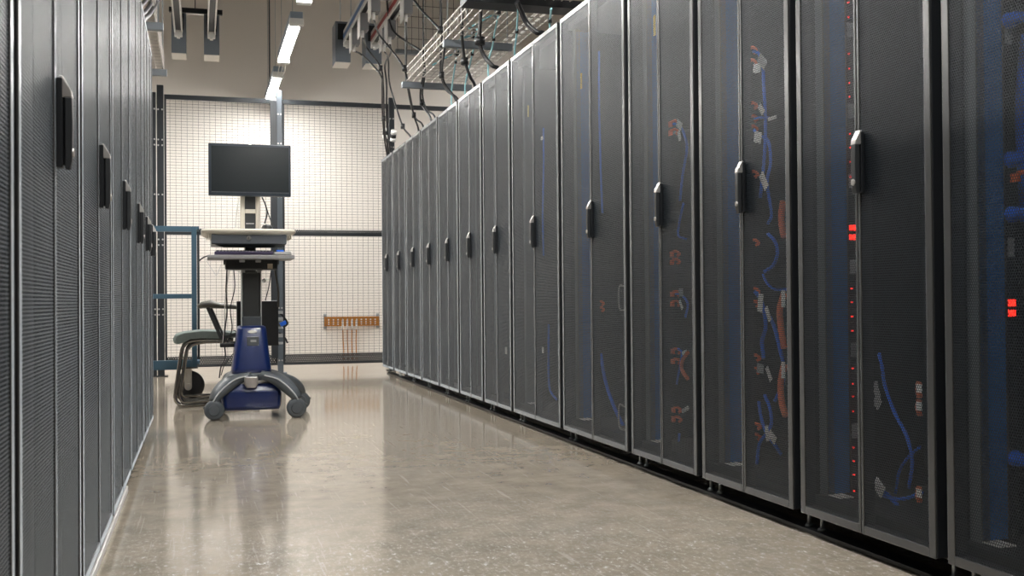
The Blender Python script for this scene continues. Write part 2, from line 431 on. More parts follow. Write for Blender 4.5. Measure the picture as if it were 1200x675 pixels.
# ------------------------------------------------------------------ inside the near racks
def pdu(k, label, leds=(), clips=(), disp=(), labs=(), plugs=()):
    Y = YR[k]-.052; X0, X1 = 1.652, 1.748
    t = thing('power_strip', label, 'power strip', (X0, Y, ZB+.052), 0, 'vertical power strips inside the right racks')
    o = t.location
    MB(o).box((X0, Y+.002, ZB+.055), (X1-.026, Y+.028, H-.06)).build('housing', M['blue_pdu'], t, .002)
    MB(o).box((X1-.026, Y-.002, ZB+.055), (X1, Y+.028, H-.06)).build('outlet_bar', M['black'], t, .001)
    Yf = Y-.002
    for x, y in leds:
        p = atY(x, y, Yf); MB(o).cyl((X1-.018, Yf+.001, p.z), (X1-.018, Yf-.004, p.z), .0024, 10).build('status_light', M['led'], t)
    for x, y in labs:
        p = atY(x, y, Yf); MB(o).box((X1-.022, Yf+.0005, p.z-.02), (X1-.004, Yf-.001, p.z+.02)).build('label', M['greytag'], t)
    for x, y in disp:
        p = atY(x, y, Yf); b = MB(o)
        for d in (0, .0105):
            q = X1-.022+d
            for zz in (-.006, 0, .006): b.box((q, Yf+.001, p.z+zz-.0011), (q+.007, Yf-.003, p.z+zz+.0011))
            for xx in (0, .0055): b.box((q+xx, Yf+.001, p.z-.006), (q+xx+.0015, Yf-.003, p.z+.006))
        b.build('display', M['disp'], t)
    for x, y in clips:
        p = atY(x, y, Yf-.025); b = MB(o); xc = min(max(p.x, X1-.02), X1+.05)
        b.box((X1-.012, Yf-.02, p.z-.010), (X1-.002, Yf, p.z+.010))
        b.tube([(X1-.008, Yf-.018, p.z+.008), (X1, Yf-.036, p.z+.011), (X1+.012, Yf-.040, p.z), (X1+.004, Yf-.034, p.z-.008)], .0055, 6)
        b.build('outlet_clip', M['orange'], t)
    for x, y in plugs:
        p = atY(x, y, Yf-.03); b = MB(o)
        b.tube([(X1-.012, Yf, p.z), (X1-.010, Yf-.03, p.z), (X1-.008, Yf-.055, p.z-.003)], lambda u: .019-.010*u, 10)
        b.build('plug', M['blue_cable'], t)
    return t
LB = 'blue power strip inside the '
pdu(12, LB+'nearest right rack, with blue plugs and red digits', disp=[(1180, 355), (1177, 367)], plugs=[(1188, 20), (1188, 185), (1184, 250), (1188, 540)], clips=[(1190, 207)], labs=[(1165, 40), (1170, 290)])
pdu(11, LB+'second nearest right rack, dotted with red lights', leds=[(990, y) for y in (3, 20, 63, 80, 97, 113, 157, 173, 190, 207, 338, 354, 371, 388, 432, 450, 465, 482, 525, 541, 557, 576)],
    disp=[(1000, 267), (999, 278)], labs=[(995, 35), (996, 130), (997, 212), (996, 313), (997, 410), (998, 505)])
pdu(10, LB+'third nearest right rack, with scattered orange clips', clips=[(878, y) for y in (60, 75, 125, 140, 152, 205, 285, 342, 357, 420, 435, 500, 513)])
pdu(9, LB+'rack just nearer than the wide racks, with paired orange clips', clips=[(785, y) for y in (145, 155, 298, 307, 345, 356, 412, 424, 481, 492)])
pdu(8, LB+'nearer of the two wide racks, with two small orange clips', clips=[(691, 356), (691, 363)])

def cable(name, label, pts, r, mat, cat='cable', group=None, tags=(), X=1.75, Xs=None, extra=()):
    P = [atX(x, y, (Xs[i] if Xs else X)) for i, (x, y) in enumerate(pts)] + [Vector(e) for e in extra]
    o = P[0].copy(); t = thing(name, label, cat, o, 0, group)
    MB(o).tube(P, r, 8).build('cable_jacket', mat, t)
    for tg in tags:
        x, y, L, W, ang = tg[:5]; m = tg[5] if len(tg) > 5 else M['white']
        j = min(range(len(P)), key=lambda i: (atX(x, y, P[i].x)-P[i]).length)
        c = atX(x, y, (tg[6] if len(tg) > 6 else P[j].x) - .012)
        a = math.radians(ang); d = Vector((0, math.cos(a), math.sin(a))); e = Vector((0, -math.sin(a), math.cos(a)))
        MB(o).obox(c, (d, e, (1, 0, 0)), (L/2, W/2, .0012)).build('cable_tag', m, t, .0004)
    return t
G = 'blue cables inside the right racks'
bc, oc = M['blue_cable'], M['orange_cable']
g = M['greytag']
cable('data_cable', 'blue cable dropping from the two topmost tags in the third nearest right rack', [(883, 60), (890, 64), (894, 80), (895, 100), (897, 140), (896, 180), (891, 232)], .0055, bc, group=G,
      tags=[(893, 72, .055, .032, 40, g), (887, 80, .045, .03, 10)])
cable('data_cable', 'short blue cable crossing level below the top tags in the third nearest right rack', [(884, 139), (893, 138), (906, 138)], .004, bc, group=G, tags=[(905, 138, .05, .012, 0), (892, 128, .04, .022, 50)])
cable('data_cable', 'blue cable beside the handle of the third nearest right rack, tag tilted', [(884, 152), (888, 158), (900, 165), (903, 190), (899, 215), (904, 250), (900, 262)], .005, bc, group=G, tags=[(888, 161, .045, .036, 15), (895, 212, .06, .028, 55)])
cable('data_cable', 'curved blue cable below the handle level in the third nearest right rack', [(900, 274), (908, 283), (911, 297), (906, 311), (896, 318)], .0055, bc, group=G)
cable('data_cable', 'blue cable running to the right frame above the middle tags, third nearest right rack', [(894, 322), (899, 332), (908, 339), (921, 339)], .004, bc, group=G)
cable('data_cable', 'thick blue cable hanging from the middle tag of the third nearest right rack', [(885, 342), (891, 350), (896, 368), (897, 385), (893, 400), (895, 420)], .0065, bc, group=G, tags=[(891, 355, .03, .06, 8), (900, 368, .05, .018, 60)])
cable('data_cable', 'blue cable slanting right from the middle tag, third nearest right rack', [(899, 366), (907, 382), (913, 405), (918, 428), (917, 450), (908, 470)], .006, bc, group=G, tags=[(891, 432, .04, .03, 5, g), (901, 438, .05, .018, 55)])
cable('data_cable', 'left one of two blue cables above the lowest tags, third nearest right rack', [(889, 470), (892, 490), (898, 507), (910, 524), (915, 532)], .0055, bc, group=G, tags=[(899, 508, .05, .02, 80)])
cable('data_cable', 'right one of two blue cables above the lowest tags, third nearest right rack', [(896, 463), (902, 478), (904, 495), (900, 506), (890, 520), (887, 545)], .0055, bc, group=G, tags=[(905, 512, .045, .028, 30)])
GO = 'orange hoses inside the right racks'
for pts, lb in (([(918, 236), (916, 248), (916, 262), (919, 278)], 'upper orange hose at the right frame of the third nearest right rack'),
                ([(919, 344), (914, 362), (915, 382), (919, 408)], 'middle orange hose with a white sleeve, third nearest right rack'),
                ([(919, 428), (915, 448), (916, 470), (921, 488)], 'lower orange hose with a white sleeve, third nearest right rack')):
    cable('corrugated_hose', lb, pts, .010, oc, 'hose', GO, X=1.67, tags=[] if pts[0][1] < 240 else [(pts[0][0]-1, pts[0][1]+6, .02, .05, 0)])
cable('data_cable', 'high blue cable with two tags in the rack just nearer than the wide racks', [(787, 145), (796, 147), (802, 158), (805, 175), (800, 205), (797, 235)], .005, bc, group=G, tags=[(796, 146, .045, .028, 30), (796, 159, .04, .02, 70)])
cable('data_cable', 'blue cable zigzagging mid height in the rack just nearer than the wide racks', [(801, 238), (796, 262), (795, 276), (804, 280)], .0045, bc, group=G)
cable('data_cable', 'blue cable with two tags at mid height, rack just nearer than the wide racks', [(792, 344), (799, 346), (806, 356), (803, 372)], .0045, bc, group=G, tags=[(798, 343, .035, .03, 0, g), (798, 357, .04, .016, 50)])
cable('data_cable', 'blue cable beside the small orange loop, rack just nearer than the wide racks', [(793, 408), (799, 413), (797, 428), (793, 450)], .0045, bc, group=G, tags=[(802, 413, .04, .014, -15)])
cable('data_cable', 'blue cable loop at the bottom of the rack just nearer than the wide racks', [(796, 508), (796, 520), (802, 527), (809, 524)], .005, bc, group=G, tags=[(803, 480, .06, .016, -20)])
cable('corrugated_hose', 'small orange loop in the rack just nearer than the wide racks', [(806, 413), (800, 422), (799, 433), (806, 444)], .007, oc, 'hose', GO, X=1.70)
cable('data_cable', 'long blue cable arcing down the second nearest right rack', [(1030, 414), (1034, 432), (1037, 452), (1049, 485), (1062, 510), (1069, 540), (1065, 572)], .0045, bc, group=G, tags=[(1027, 457, .022, .045, -20, g), (1028, 471, .03, .032, 40, g)])
cable('data_cable', 'blue cable from the bottom tag falling steeply, second nearest right rack', [(1027, 570), (1040, 580), (1053, 595), (1060, 618)], .006, bc, group=G, tags=[(1030, 571, .045, .036, 35)])
cable('data_cable', 'blue cable from the bottom tag running level to the right, second nearest right rack', [(1030, 578), (1045, 584), (1062, 584), (1080, 577)], .005, bc, group=G)
cable('data_cable', 'faint blue cable looping behind the long arc, second nearest right rack', [(1078, 524), (1066, 534), (1054, 552), (1050, 575), (1044, 600)], .004, bc, group=G, X=1.85)
for (x, y), lb in (((1077, 457), 'upper of two white sleeved orange plugs, second nearest right rack'), ((1077, 478), 'lower of two white sleeved orange plugs, second nearest right rack'), ((1077, 580), 'orange plug lying near the bottom right of the second nearest right rack')):
    cable('cable_plug', lb, [(x, y-9), (x-1, y), (x+1, y+9)], .007, oc, 'plug', 'orange plugs in the second nearest right rack', X=1.69, tags=[(x, y-2, .02, .02, 0)])
cable('data_cable', 'thick blue cable bundle at the photo edge inside the nearest right rack', [(1204, 40), (1199, 90), (1197, 140), (1199, 190), (1203, 260)], .014, bc, group=G, X=1.80)
cable('data_cable', 'straight blue cable hanging inside the nearer wide rack, upper half', [(702, 60), (702, 120), (703, 160), (704, 200), (706, 250)], .005, bc, group=G)
cable('data_cable', 'blue cable sagging to the right inside the nearer wide rack, lower half', [(704, 415), (708, 440), (714, 462), (722, 482), (731, 500)], .008, bc, group=G)
cable('data_cable', 'blue cable curving near the bottom of the farther wide rack', [(643, 380), (643, 440), (645, 458), (652, 468)], .006, bc, group=G)
cable('data_cable', 'faint blue cable in the upper right of the farther wide rack', [(637, 150), (637, 200), (636, 250), (637, 300)], .005, bc, group=G)
GT = 'small tags hanging inside the right racks'
for x, y, L, W, m, lb in ((681, 95, .016, .07, M['yellow'], 'yellow tag high in the nearer of the two wide racks'), (767, 30, .018, .075, M['yellow'], 'yellow tag high in the rack just nearer than the wide racks'),
                          (619, 130, .016, .06, M['yellow'], 'yellow tag high in the farther of the two wide racks'), (593, 411, .035, .04, M['white'], 'white square tag low in the rack just beyond the wide racks'),
                          (635, 162, .03, .02, M['white'], 'small white tag high in the farther wide rack'), (636, 410, .03, .03, M['white'], 'white tag low in the farther wide rack')):
    c = atX(x, y, 1.64); tag(MB(c).box((c.x-.001, c.y-L/2, c.z-W/2), (c.x+.001, c.y+L/2, c.z+W/2)).build('hanging_tag', m), lb, 'tag', GT).location = c
for y, lb in ((350, 'upper chrome cable bracket inside the nearer wide rack'), (490, 'lower chrome cable bracket inside the nearer wide rack')):
    c = atX(729, y, 1.67); b = MB(c); b.tube([c+Vector((0, -.03, .05)), c+Vector((0, .03, .05)), c+Vector((0, .035, -.02)), c+Vector((0, .02, -.045)), c+Vector((0, -.035, -.045))], .004, 6)
    tag(b.build('cable_bracket', M['silver']), lb, 'bracket', 'chrome brackets in the nearer wide rack').location = c
for k, lb in ((12, 'nearest'), (11, 'second nearest'), (10, 'third nearest'), (9, 'fourth nearest'), (8, 'fifth nearest'), (7, 'sixth nearest')):
    y = YR[k]-.07; c = Vector((1.672, y, ZB+.05)); b = MB(c); b.box((1.652, y-.03, ZB+.051), (1.70, y+.03, ZB+.054))
    tag(b.build('floor_label', M['white']), 'white label plate lying on the base of the %s rack on the right' % lb, 'label', 'label plates on the rack bases').location = c

# ------------------------------------------------------------------ wire fence
YFN = 9.987
def fence_panel(x0, x1, label, mesh=True, z0=.075, z1=2.52):
    t = thing('wire_fence', label, 'fence', (x0, YFN, 0), 0, 'wire mesh fence panels'); o = t.location
    b = MB(o); b.box((x0, YFN-.018, z1-.042), (x1, YFN+.018, z1))
    if mesh: b.box((x0, YFN-.012, z0), (x0+.018, YFN+.012, z1)); b.box((x1-.018, YFN-.012, z0), (x1, YFN+.012, z1)); b.box((x0, YFN-.015, z0), (x1, YFN+.015, z0+.014))
    b.build('frame', M['fence'], t, .003)
    if not mesh: return t
    w = MB(o); d = .0012
    n = int(round((x1-x0)/.05))
    for i in range(1, n): x = x0+(x1-x0)*i/n; w.box((x-d, YFN-d-.0025, z0), (x+d, YFN+d-.0025, z1))
    n = int(round((z1-z0)/.0262))
    for i in range(1, n): z = z0+(z1-z0)*i/n; w.box((x0, YFN-d, z-d), (x1, YFN+d, z+d))
    w.build('wire_mesh', M['wire'], t)
    r = MB(o); r.box((x0, YFN-.025, 1.264), (x1, YFN+.012, 1.300)); r.build('middle_rail', M['fence'], t, .003)
    r = MB(o); r.box((x0, YFN-.022, 1.300), (x1, YFN-.020, 1.322)); r.build('rail_lacing', M['kick'], t)
    k = MB(o); k.box((x0, YFN-.014, z0+.014), (x1, YFN-.012, z0+.098)); k.box((x0, YFN-.015, z0+.092), (x1, YFN-.010, z0+.098)); k.build('kick_panel', M['kick'], t)
    return t
fence_panel(-.303, .678, 'left wire mesh fence panel behind the computer cart')
fence_panel(.732, 1.716, 'right wire mesh fence panel in front of the copper bar')
fence_panel(1.775, 2.75, 'bare black fence header above the far end of the right racks', mesh=False)
def fence_post(x0, x1, z1, m, label, y0=YFN-.03, y1=YFN+.03):
    t = thing('fence_post', label, 'post', ((x0+x1)/2, YFN, 0), 0, 'fence posts'); o = t.location
    MB(o).box((x0, y0, 0), (x1, y1, z1)).build('post', m, t, .004)
    MB(o).box((x0-.03, y0-.02, 0), (x1+.03, y1+.02, .008)).build('foot_plate', m, t, .002)
    b = MB(o)
    for z in (.12, .55, .6, 1.17, 1.22, 1.62, 2.06, 2.11, 2.38):
        if z < z1:
            for x in (x0+.012, x1-.012): b.cyl((x, y0+.001, z), (x, y0-.006, z), .0075, 10)
    b.build('bolt', M['silver'], t); return t
fence_post(.680, .730, 2.60, M['fencepost'], 'grey steel fence post directly behind the computer cart')
fence_post(1.72, 1.772, 2.58, M['fence'], 'black fence post rising behind the far end of the right racks')
fence_post(-.365, -.307, 2.60, M['fence'], 'taller black fence post at the left edge of the mesh')
fence_post(-.56, -.372, 2.53, M['fence'], 'broad black post hidden behind the end of the left racks', y0=YFN-.05, y1=YFN)
tag(MB((1.0, YFN, 0)).box((.0+.62, YFN-.06, .14), (.68, YFN-.035, 2.5)).build('slotted_channel', M['fence'], None, .002), 'narrow black slotted channel left of the fence post behind the cart', 'channel').location = (1.0, YFN, 0)

# ------------------------------------------------------------------ earth bar on the far wall
_a, _b = atY(380, 371, YF-.05), atY(444.5, 382, YF-.05)
x0, x1, z0, z1 = _a.x, _b.x, (_b.z+atY(380, 382, YF-.05).z)/2, (_a.z+atY(444.5, 371, YF-.05).z)/2
t = thing('earth_bar', 'copper earthing bar with rows of holes on the far wall', 'copper bar', ((x0+x1)/2, YF, z0)); o = t.location
yb = YF-.05
MB(o).box((x0, yb-.008, z0), (x1, yb, z1)).build('bar', M['copper'], t, .001)
for x in (x0+.012, x1-.012):
    b = MB(o); b.cyl((x, yb, (z0+z1)/2), (x, YF, (z0+z1)/2), .018, 14); b.box((x-.014, YF-.006, z0-.03), (x+.014, YF, z1+.03)); b.build('standoff', M['galv'], t)
b = MB(o)
for i in range(11):
    x = x0+.045+i*(x1-x0-.09)/10
    for dz in (.022, .045, .068): b.cyl((x, yb-.0085, z0+dz), (x, yb-.0105, z0+dz), .0085, 8)
b.build('hole_row', M['lug'], t)
for i, lb in enumerate(('leftmost', 'second from left', 'third from left', 'rightmost')):
    x = x0+.19+i*.048; q = Vector((x, yb-.02, z0))
    t2 = thing('earth_cable', 'thin copper earth cable hanging from the copper bar, %s of four' % lb, 'cable', q, 0, 'earth cables on the copper bar')
    b = MB(q); b.box((x-.010, yb-.017, z0+.005), (x+.010, yb-.0112, z0+.06)); b.cyl((x, yb-.016, z0+.005), (x, yb-.016, z0-.04), .010, 10); b.build('lug', M['lug'], t2)
    b = MB(q); b.tube([(x, yb-.016, z0-.035), (x+.004-.003*i, yb-.014, z0-.15), (x+.01-.004*i, yb-.012, z0-.3), (x+.006, yb-.012, .03)], .0055, 7); b.build('cable_jacket', M['copper'], t2)

# ------------------------------------------------------------------ overhead: lights
def light(x, yc, label, group, z=2.70):
    t = thing('strip_light', label, 'strip light', (x, yc, z), 0, group); o = t.location
    MB(o).box((x-.045, yc-.66, z+.005), (x+.045, yc+.66, z+.062)).build('housing', M['lamp_body'], t, .004)
    b = MB(o); b.box((x-.045, yc-.60, z-.002), (x-.035, yc+.60, z+.006)); b.box((x+.035, yc-.60, z-.002), (x+.045, yc+.60, z+.006)); b.build('skirt', M['lamp_white'], t)  # white edges stand in for the glare beside the lens
    b = MB(o)
    pr = [(-.034, .005), (-.034, -.006), (-.030, -.009), (.030, -.009), (.034, -.006), (.034, .005)]
    b.loft([[(x+a, yc-.60, z+c) for a, c in pr], [(x+a, yc+.60, z+c) for a, c in pr]]); b.build('lens', M['lamp'], t)
    for sg in (-1, 1):
        b = MB(o); b.box((x-.050, yc+sg*.60, z-.036), (x+.050, yc+sg*.67, z+.012)); b.build('end_cap', M['lamp_white'], t, .003)
        b = MB(o); b.cyl((x-.02, yc+sg*.55, z+.06), (x-.02, yc+sg*.55, ZC), .0022, 6); b.build('hanging_wire', M['galv'], t)
    return t
for yc, lb in ((10.34, 'strip light crossing above the wire fence, farthest of the aisle'), (8.48, 'strip light hung mid aisle before the fence'), (6.62, 'strip light at the top edge, only its far tip showing'),
               (4.76, 'strip light above the aisle beyond the top edge'), (2.90, 'strip light above the aisle near the camera'), (1.04, 'strip light above the camera')):
    light(.68, yc, lb, 'strip lights above the aisle')
for xx, nm in ((-1.75, 'left'), (3.9, 'right')):  # unseen lamp rows, added to brighten the far wall and the room
    for yc in (10.3, 8.48, 6.62, 4.0): light(xx, yc, 'unseen strip light added over the neighbouring %s aisle' % nm, 'added strip lights over the %s neighbouring aisle' % nm, 3.3 if xx > 0 else 2.7)
t = thing('flex_lead', 'thin wires looping between the two strip lights near the fence', 'wire', (.68, 9.4, 2.7))
for dx in (-.02, .0, .02): MB((.68, 9.4, 2.7)).tube([(.68+dx, 9.12, 2.69), (.68+dx*1.4, 9.28, 2.64), (.68+dx, 9.5, 2.64), (.68+dx*.5, 9.70, 2.69)], .003, 6).build('wire', M['lamp_white'], t)

# ------------------------------------------------------------------ overhead: busways
def busway(x, label, stripe, ybox=9.3):
    zb = 2.90; y0, y1 = 2.6, ybox-.06
    t = thing('busway', label, 'busway', (x, y1, zb), 0, 'overhead power busways'); o = t.location
    b = MB(o); w, h = .034, .095
    b.box((x-w, y0, zb), (x-w+.012, y1, zb+h)); b.box((x+w-.012, y0, zb), (x+w, y1, zb+h)); b.box((x-w, y0, zb+h), (x+w, y1, zb+h+.01))
    b.build('rail', M['alu'], t, .002)
    MB(o).box((x-w+.012, y0, zb+.02), (x+w-.012, y1, zb+.03)).build('slot', M['black'], t)
    if stripe: MB(o).box((x-w-.0015, y0, zb+.03), (x-w+.001, y1, zb+.068)).build('colour_stripe', M[stripe], t)
    b = MB(o); b.box((x-.032, y1-.02, zb-.03), (x+.032, y1+.03, zb+.03)); b.box((x-.014, y1-.03, zb-.045), (x+.014, y1+.02, zb-.02)); b.build('end_coupler', M['lamp_white'], t, .004)
    b = MB(o)
    for yy in (9.0, 7.3, 5.6, 3.9): b.cyl((x, yy, zb+h+.01), (x, yy, ZC), .005, 8)
    b.build('hanger_rod', M['galv'], t); return t
def feedbox(x0, x1, label, y0=9.3, y1=9.53, z0=2.745, z1=3.10):
    t = thing('feed_box', label, 'electrical box', ((x0+x1)/2, y0, z0), 0, 'feed boxes at the busway ends'); o = t.location
    MB(o).box((x0, y0, z0), (x1, y1, z1)).build('case', M['boxgrey'], t, .003)
    MB(o).box((x0, y0, z0-.006), (x1, y1, z0)).build('lit_underside', M['boxbase'], t, .001)  # pale sheet carries the light bounced up onto the box bottom
    b = MB(o); b.cyl(((x0+x1)/2, y1-.05, z1), ((x0+x1)/2, y1-.05, ZC), .005, 8); b.build('hanger_rod', M['galv'], t)
    b = MB(o); b.box((x0+.02, y0-.004, z1-.16), (x1-.02, y0, z1-.02)); b.build('front_cover', M['blackmetal'], t, .001)
    return t
bl = thing
busway(-.165, 'plain aluminium busway above the left racks, leftmost of the four', None)
busway(.10, 'plain aluminium busway left of the strip lights, second from left', None)
busway(1.235, 'aluminium busway with a blue stripe above the right racks', 'stripe_blue')
busway(1.475, 'aluminium busway with a red stripe above the right racks', 'stripe_red')
feedbox(-.222, -.104, 'grey feed box at the end of the leftmost busway')
feedbox(.040, .165, 'grey feed box left of the strip lights, nearer the middle of the aisle')
feedbox(1.140, 1.272, 'grey feed box at the end of the blue striped busway')
feedbox(1.405, 1.545, 'grey feed box at the end of the red striped busway')
t = thing('cross_strut', 'black strut joining the two left feed boxes', 'strut', (-.03, 9.25, 3.08)); o = t.location
MB(o).box((-.24, 9.24, 3.075), (.19, 9.285, 3.115)).build('channel', M['blackmetal'], t, .002)
MB(o).box((-.104, 9.24, 3.068), (.04, 9.285, 3.074)).build('lower_lip', M['silver'], t)
MB(o).cyl((-.03, 9.26, 3.11), (-.03, 9.26, ZC), .004, 8).build('hanger_rod', M['blackmetal'], t)
t = thing('cross_strut', 'pale galvanised strut carrying the striped busways at the top edge', 'strut', (1.35, 8.7, 3.01)); o = t.location
MB(o).box((1.05, 8.20, 3.005), (1.62, 8.24, 3.045)).build('channel', M['galv'], t, .002)
for x in (1.08, 1.36, 1.60): MB(o).cyl((x, 8.22, 3.045), (x, 8.22, ZC), .005, 8).build('hanger_rod', M['galv'], t)
def tapbox(x, y, label):
    z0, z1 = 2.77, 2.9; t = thing('tap_box', label, 'electrical box', (x, y, z0), 0, 'tap boxes under the striped busways'); o = t.location
    MB(o).box((x-.03, y-.06, z0), (x+.036, y+.06, z1)).build('case', M['tapgrey'], t, .003)
    MB(o).box((x-.036, y-.062, z0-.05), (x-.03, y+.075, z1)).build('lit_side_plate', M['taplight'], t, .001)  # light on the aisle side put into the paler colour
    b = MB(o); b.cyl((x-.008, y-.02, z0), (x-.008, y-.02, z0-.055), .012, 12); b.build('cable_gland', M['white'], t); return Vector((x-.008, y-.02, z0-.05))
T = [tapbox(1.235, 7.75, 'tap box under the blue striped busway, nearest the top edge'), tapbox(1.235, 8.3, 'tap box under the blue striped busway, middle one'), tapbox(1.235, 8.78, 'tap box under the blue striped busway, nearest its feed box'),
     tapbox(1.475, 7.75, 'tap box under the red striped busway, nearest the top edge'), tapbox(1.475, 8.45, 'tap box under the red striped busway, middle one'), tapbox(1.475, 8.72, 'tap box under the red striped busway, nearest its feed box')]

# ------------------------------------------------------------------ overhead: wire trays
def wire_tray(x0, x1, y0, y1, z, label, hh=.10):
    t = thing('cable_tray', label, 'cable tray', ((x0+x1)/2, y1, z), 0, 'wire basket cable trays'); o = t.location
    b = MB(o); d = .0028
    n = max(2, int(round((x1-x0)/.05)))
    for i in range(n+1): x = x0+(x1-x0)*i/n; b.box((x-d, y0, z-d), (x+d, y1, z+d))
    m = int(round((y1-y0)/.1))
    for j in range(m+1):
        y = y0+(y1-y0)*j/m; b.box((x0, y-d, z-.006-d), (x1, y+d, z-.006+d))
        for x in (x0-.004, x1+.004): b.box((x-d, y-d, z-.006), (x+d, y+d, z+hh))
    b.build('basket_floor', M['tray'], t)
    b = MB(o)
    for zz in (z+.05, z+hh):
        for x in (x0, x1): b.box((x-.004, y0, zz-.004), (x+.004, y1, zz+.004))
    b.build('side_wire', M['tray'], t); return t
def strut(x0, x1, y, z, label, m='strut', w=.045):
    t = thing('cross_strut', label, 'strut', ((x0+x1)/2, y, z), 0, 'cross struts under the cable trays'); o = t.location
    MB(o).box((x0, y, z-.045), (x1, y+w, z)).build('channel', M[m], t, .003)
    for x in (x0+.03, x1-.03): MB(o).cyl((x, y+w/2, z), (x, y+w/2, ZC), .005, 8).build('hanger_rod', M['galv'], t)
ZT = 2.335
wire_tray(1.53, 2.02, 1.6, 8.05, ZT+.012, 'wire basket tray above the right rack row')
strut(1.49, 2.04, 8.02, ZT, 'farthest grey strut under the right cable tray')
strut(1.51, 1.97, 6.66, ZT, 'middle grey strut under the right cable tray')
strut(1.42, 2.4, 5.68, ZT+.02, 'broad black strut over the right racks at the top edge', 'blackmetal', .16)
strut(1.45, 2.1, 4.2, ZT, 'nearest strut under the right cable tray, beyond the top edge')
wire_tray(-.72, -.25, 2.0, 8.15, ZT+.012, 'wire basket tray above the left rack row')
strut(-.78, -.205, 6.68, ZT, 'nearer grey strut under the left cable tray')
strut(-.78, -.222, 8.02, ZT, 'farther grey strut under the left cable tray')
# basket riser fixed flat to the far wall
p0, p1 = atY(466, 60, YF-.06), atY(548, 60, YF-.06)
t = thing('basket_riser', 'upright wire basket fixed high on the far wall', 'cable tray', (p0.x, YF, p0.z)); o = t.location
b = MB(o)
for i in range(11): x = p0.x+(p1.x-p0.x)*i/10; b.box((x-.0025, YF-.062, p0.z), (x+.0025, YF-.057, ZC))
for j in range(11): z = p0.z+.02+j*.12; b.box((p0.x, YF-.068, z-.0025), (p1.x, YF-.062, z+.0025))
b.build('wire_grid', M['wire'], t)
MB(o).box((p0.x-.02, YF-.06, p0.z-.02), (p0.x+.26, YF, p0.z+.025)).build('bracket', M['strut'], t)
MB(o).box((p0.x-.02, YF-.06, p0.z+.9), (p1.x, YF, p0.z+.945)).build('bracket', M['strut'], t)
# black cables curving off the left tray
for i, (pts, lb) in enumerate((([(188, -8), (182, 6), (174, 18), (165, 27)], 'black cable curving off the left tray, outermost'), ([(182, -10), (177, 3), (170, 14), (160, 22)], 'black cable curving off the left tray, middle'), ([(176, -8), (171, 0), (164, 8), (154, 14)], 'black cable curving off the left tray, innermost'))):
    P = [atX(x, y, -.248-.012*i) for x, y in pts]; o = P[0]
    MBo = MB(o); MBo.tube([P[0]+Vector((-.25, .12, -.10)), P[0]+Vector((-.10, .05, .015))] + P + [P[-1]+Vector((-.10, .05, -.16))], .011, 8)
    tag(MBo.build('power_cable', M['cable']), lb, 'cable', 'black cables off the left tray').location = o

# ------------------------------------------------------------------ black power drops to the right racks
GP = 'black power cables dropping to the right racks'
def drop(label, pts, r=.0075, start=None, X0=1.5, X1=1.72, ties=(), roof=True, n=1):
    N = len(pts); P = []
    for i, (x, y) in enumerate(pts): P.append(atX(x, y, X0+(X1-X0)*i/max(1, N-1)))
    if start is not None: P[0] = start
    if roof:
        e = P[-1].copy(); P.append(Vector((e.x+.03, e.y+(e.y-P[-2].y)*.25, H+.015))); P.append(Vector((e.x+.05, P[-1].y, H-.004)))
    t = thing('power_cable', label, 'cable', P[0], 0, GP); o = P[0].copy()
    for k in range(n):
        off = Vector((0, 1.9*r*(k-(n-1)/2), 0)); MB(o).tube([p+off for p in P], r, 8).build('cable_jacket', M['cable'], t)
    for x, y in ties:
        j = min(range(len(P)), key=lambda i: (atX(x, y, P[i].x)-P[i]).length); c = atX(x, y, P[j].x)
        MB(o).cyl(c-Vector((0, 0, .022)), c+Vector((0, 0, .022)), r*(1.5+.8*n), 10).build('cable_tie', M['black'], t)
    return t
drop('power cable from the far blue tap box joining the post bundle', [(418, 51), (425, 65), (445, 86), (447.5, 100), (448, 130), (450, 158), (453, 179)], start=T[2], X0=1.27, X1=1.66)
drop('power cable from the middle blue tap box down the fence post', [(424, 44), (430, 56), (446, 79), (449, 100), (450, 130), (451, 155), (455, 175)], start=T[1], X0=1.27, X1=1.67, ties=[(446, 80), (449.5, 139)])
drop('power cable leaving the middle red tap box, crossing to the post bundle', [(462, 48), (458, 62), (451, 76), (453, 100), (453, 140), (457, 172)], start=T[4], X0=1.49, X1=1.68)
drop('power cable running down right of the fence post', [(456, 53), (455, 70), (456, 95), (462, 118), (472, 148), (481, 160)], start=T[5], X0=1.49, X1=1.72, ties=[(472, 148)], n=2, r=.006)
drop('power cable from the nearest blue tap box, swinging right', [(437, 24), (444, 40), (455, 54), (473, 79), (479, 105), (485, 135), (490, 150)], start=T[0], X0=1.27, X1=1.72, ties=[(474, 80), (485, 135)])
drop('straight power cable from the nearest red tap box', [(476.5, 26), (476.5, 50), (476, 80), (479, 110), (486, 137), (495, 146)], start=T[3], X0=1.49, X1=1.74)
drop('power cable with an s bend left of the wire tray', [(453, -6), (455, 16), (461, 36), (478, 50), (495, 62), (497, 82), (493, 105), (494, 122), (504, 137)], r=.0085, X0=1.40, X1=1.74, ties=[(496, 63), (494.5, 120)], n=1)
drop('straight power cable in front of the wire ladder side', [(496, -5), (496, 30), (496.5, 64), (498, 85), (495, 110), (500, 128), (509, 136)], r=.007, X0=1.5, X1=1.75)
drop('power cable crossing from the top and bending down at the wire ladder', [(482, -4), (496, 14), (515, 35), (521, 55), (518, 80), (521, 98), (533, 115)], r=.008, X0=1.4, X1=1.74, ties=[(516, 35), (517.5, 88)])
drop('straight double power cable beside the wire ladder', [(516.5, -5), (517, 30), (516.5, 60), (517, 88), (524, 106), (536, 116)], r=.007, X0=1.52, X1=1.76, n=2)
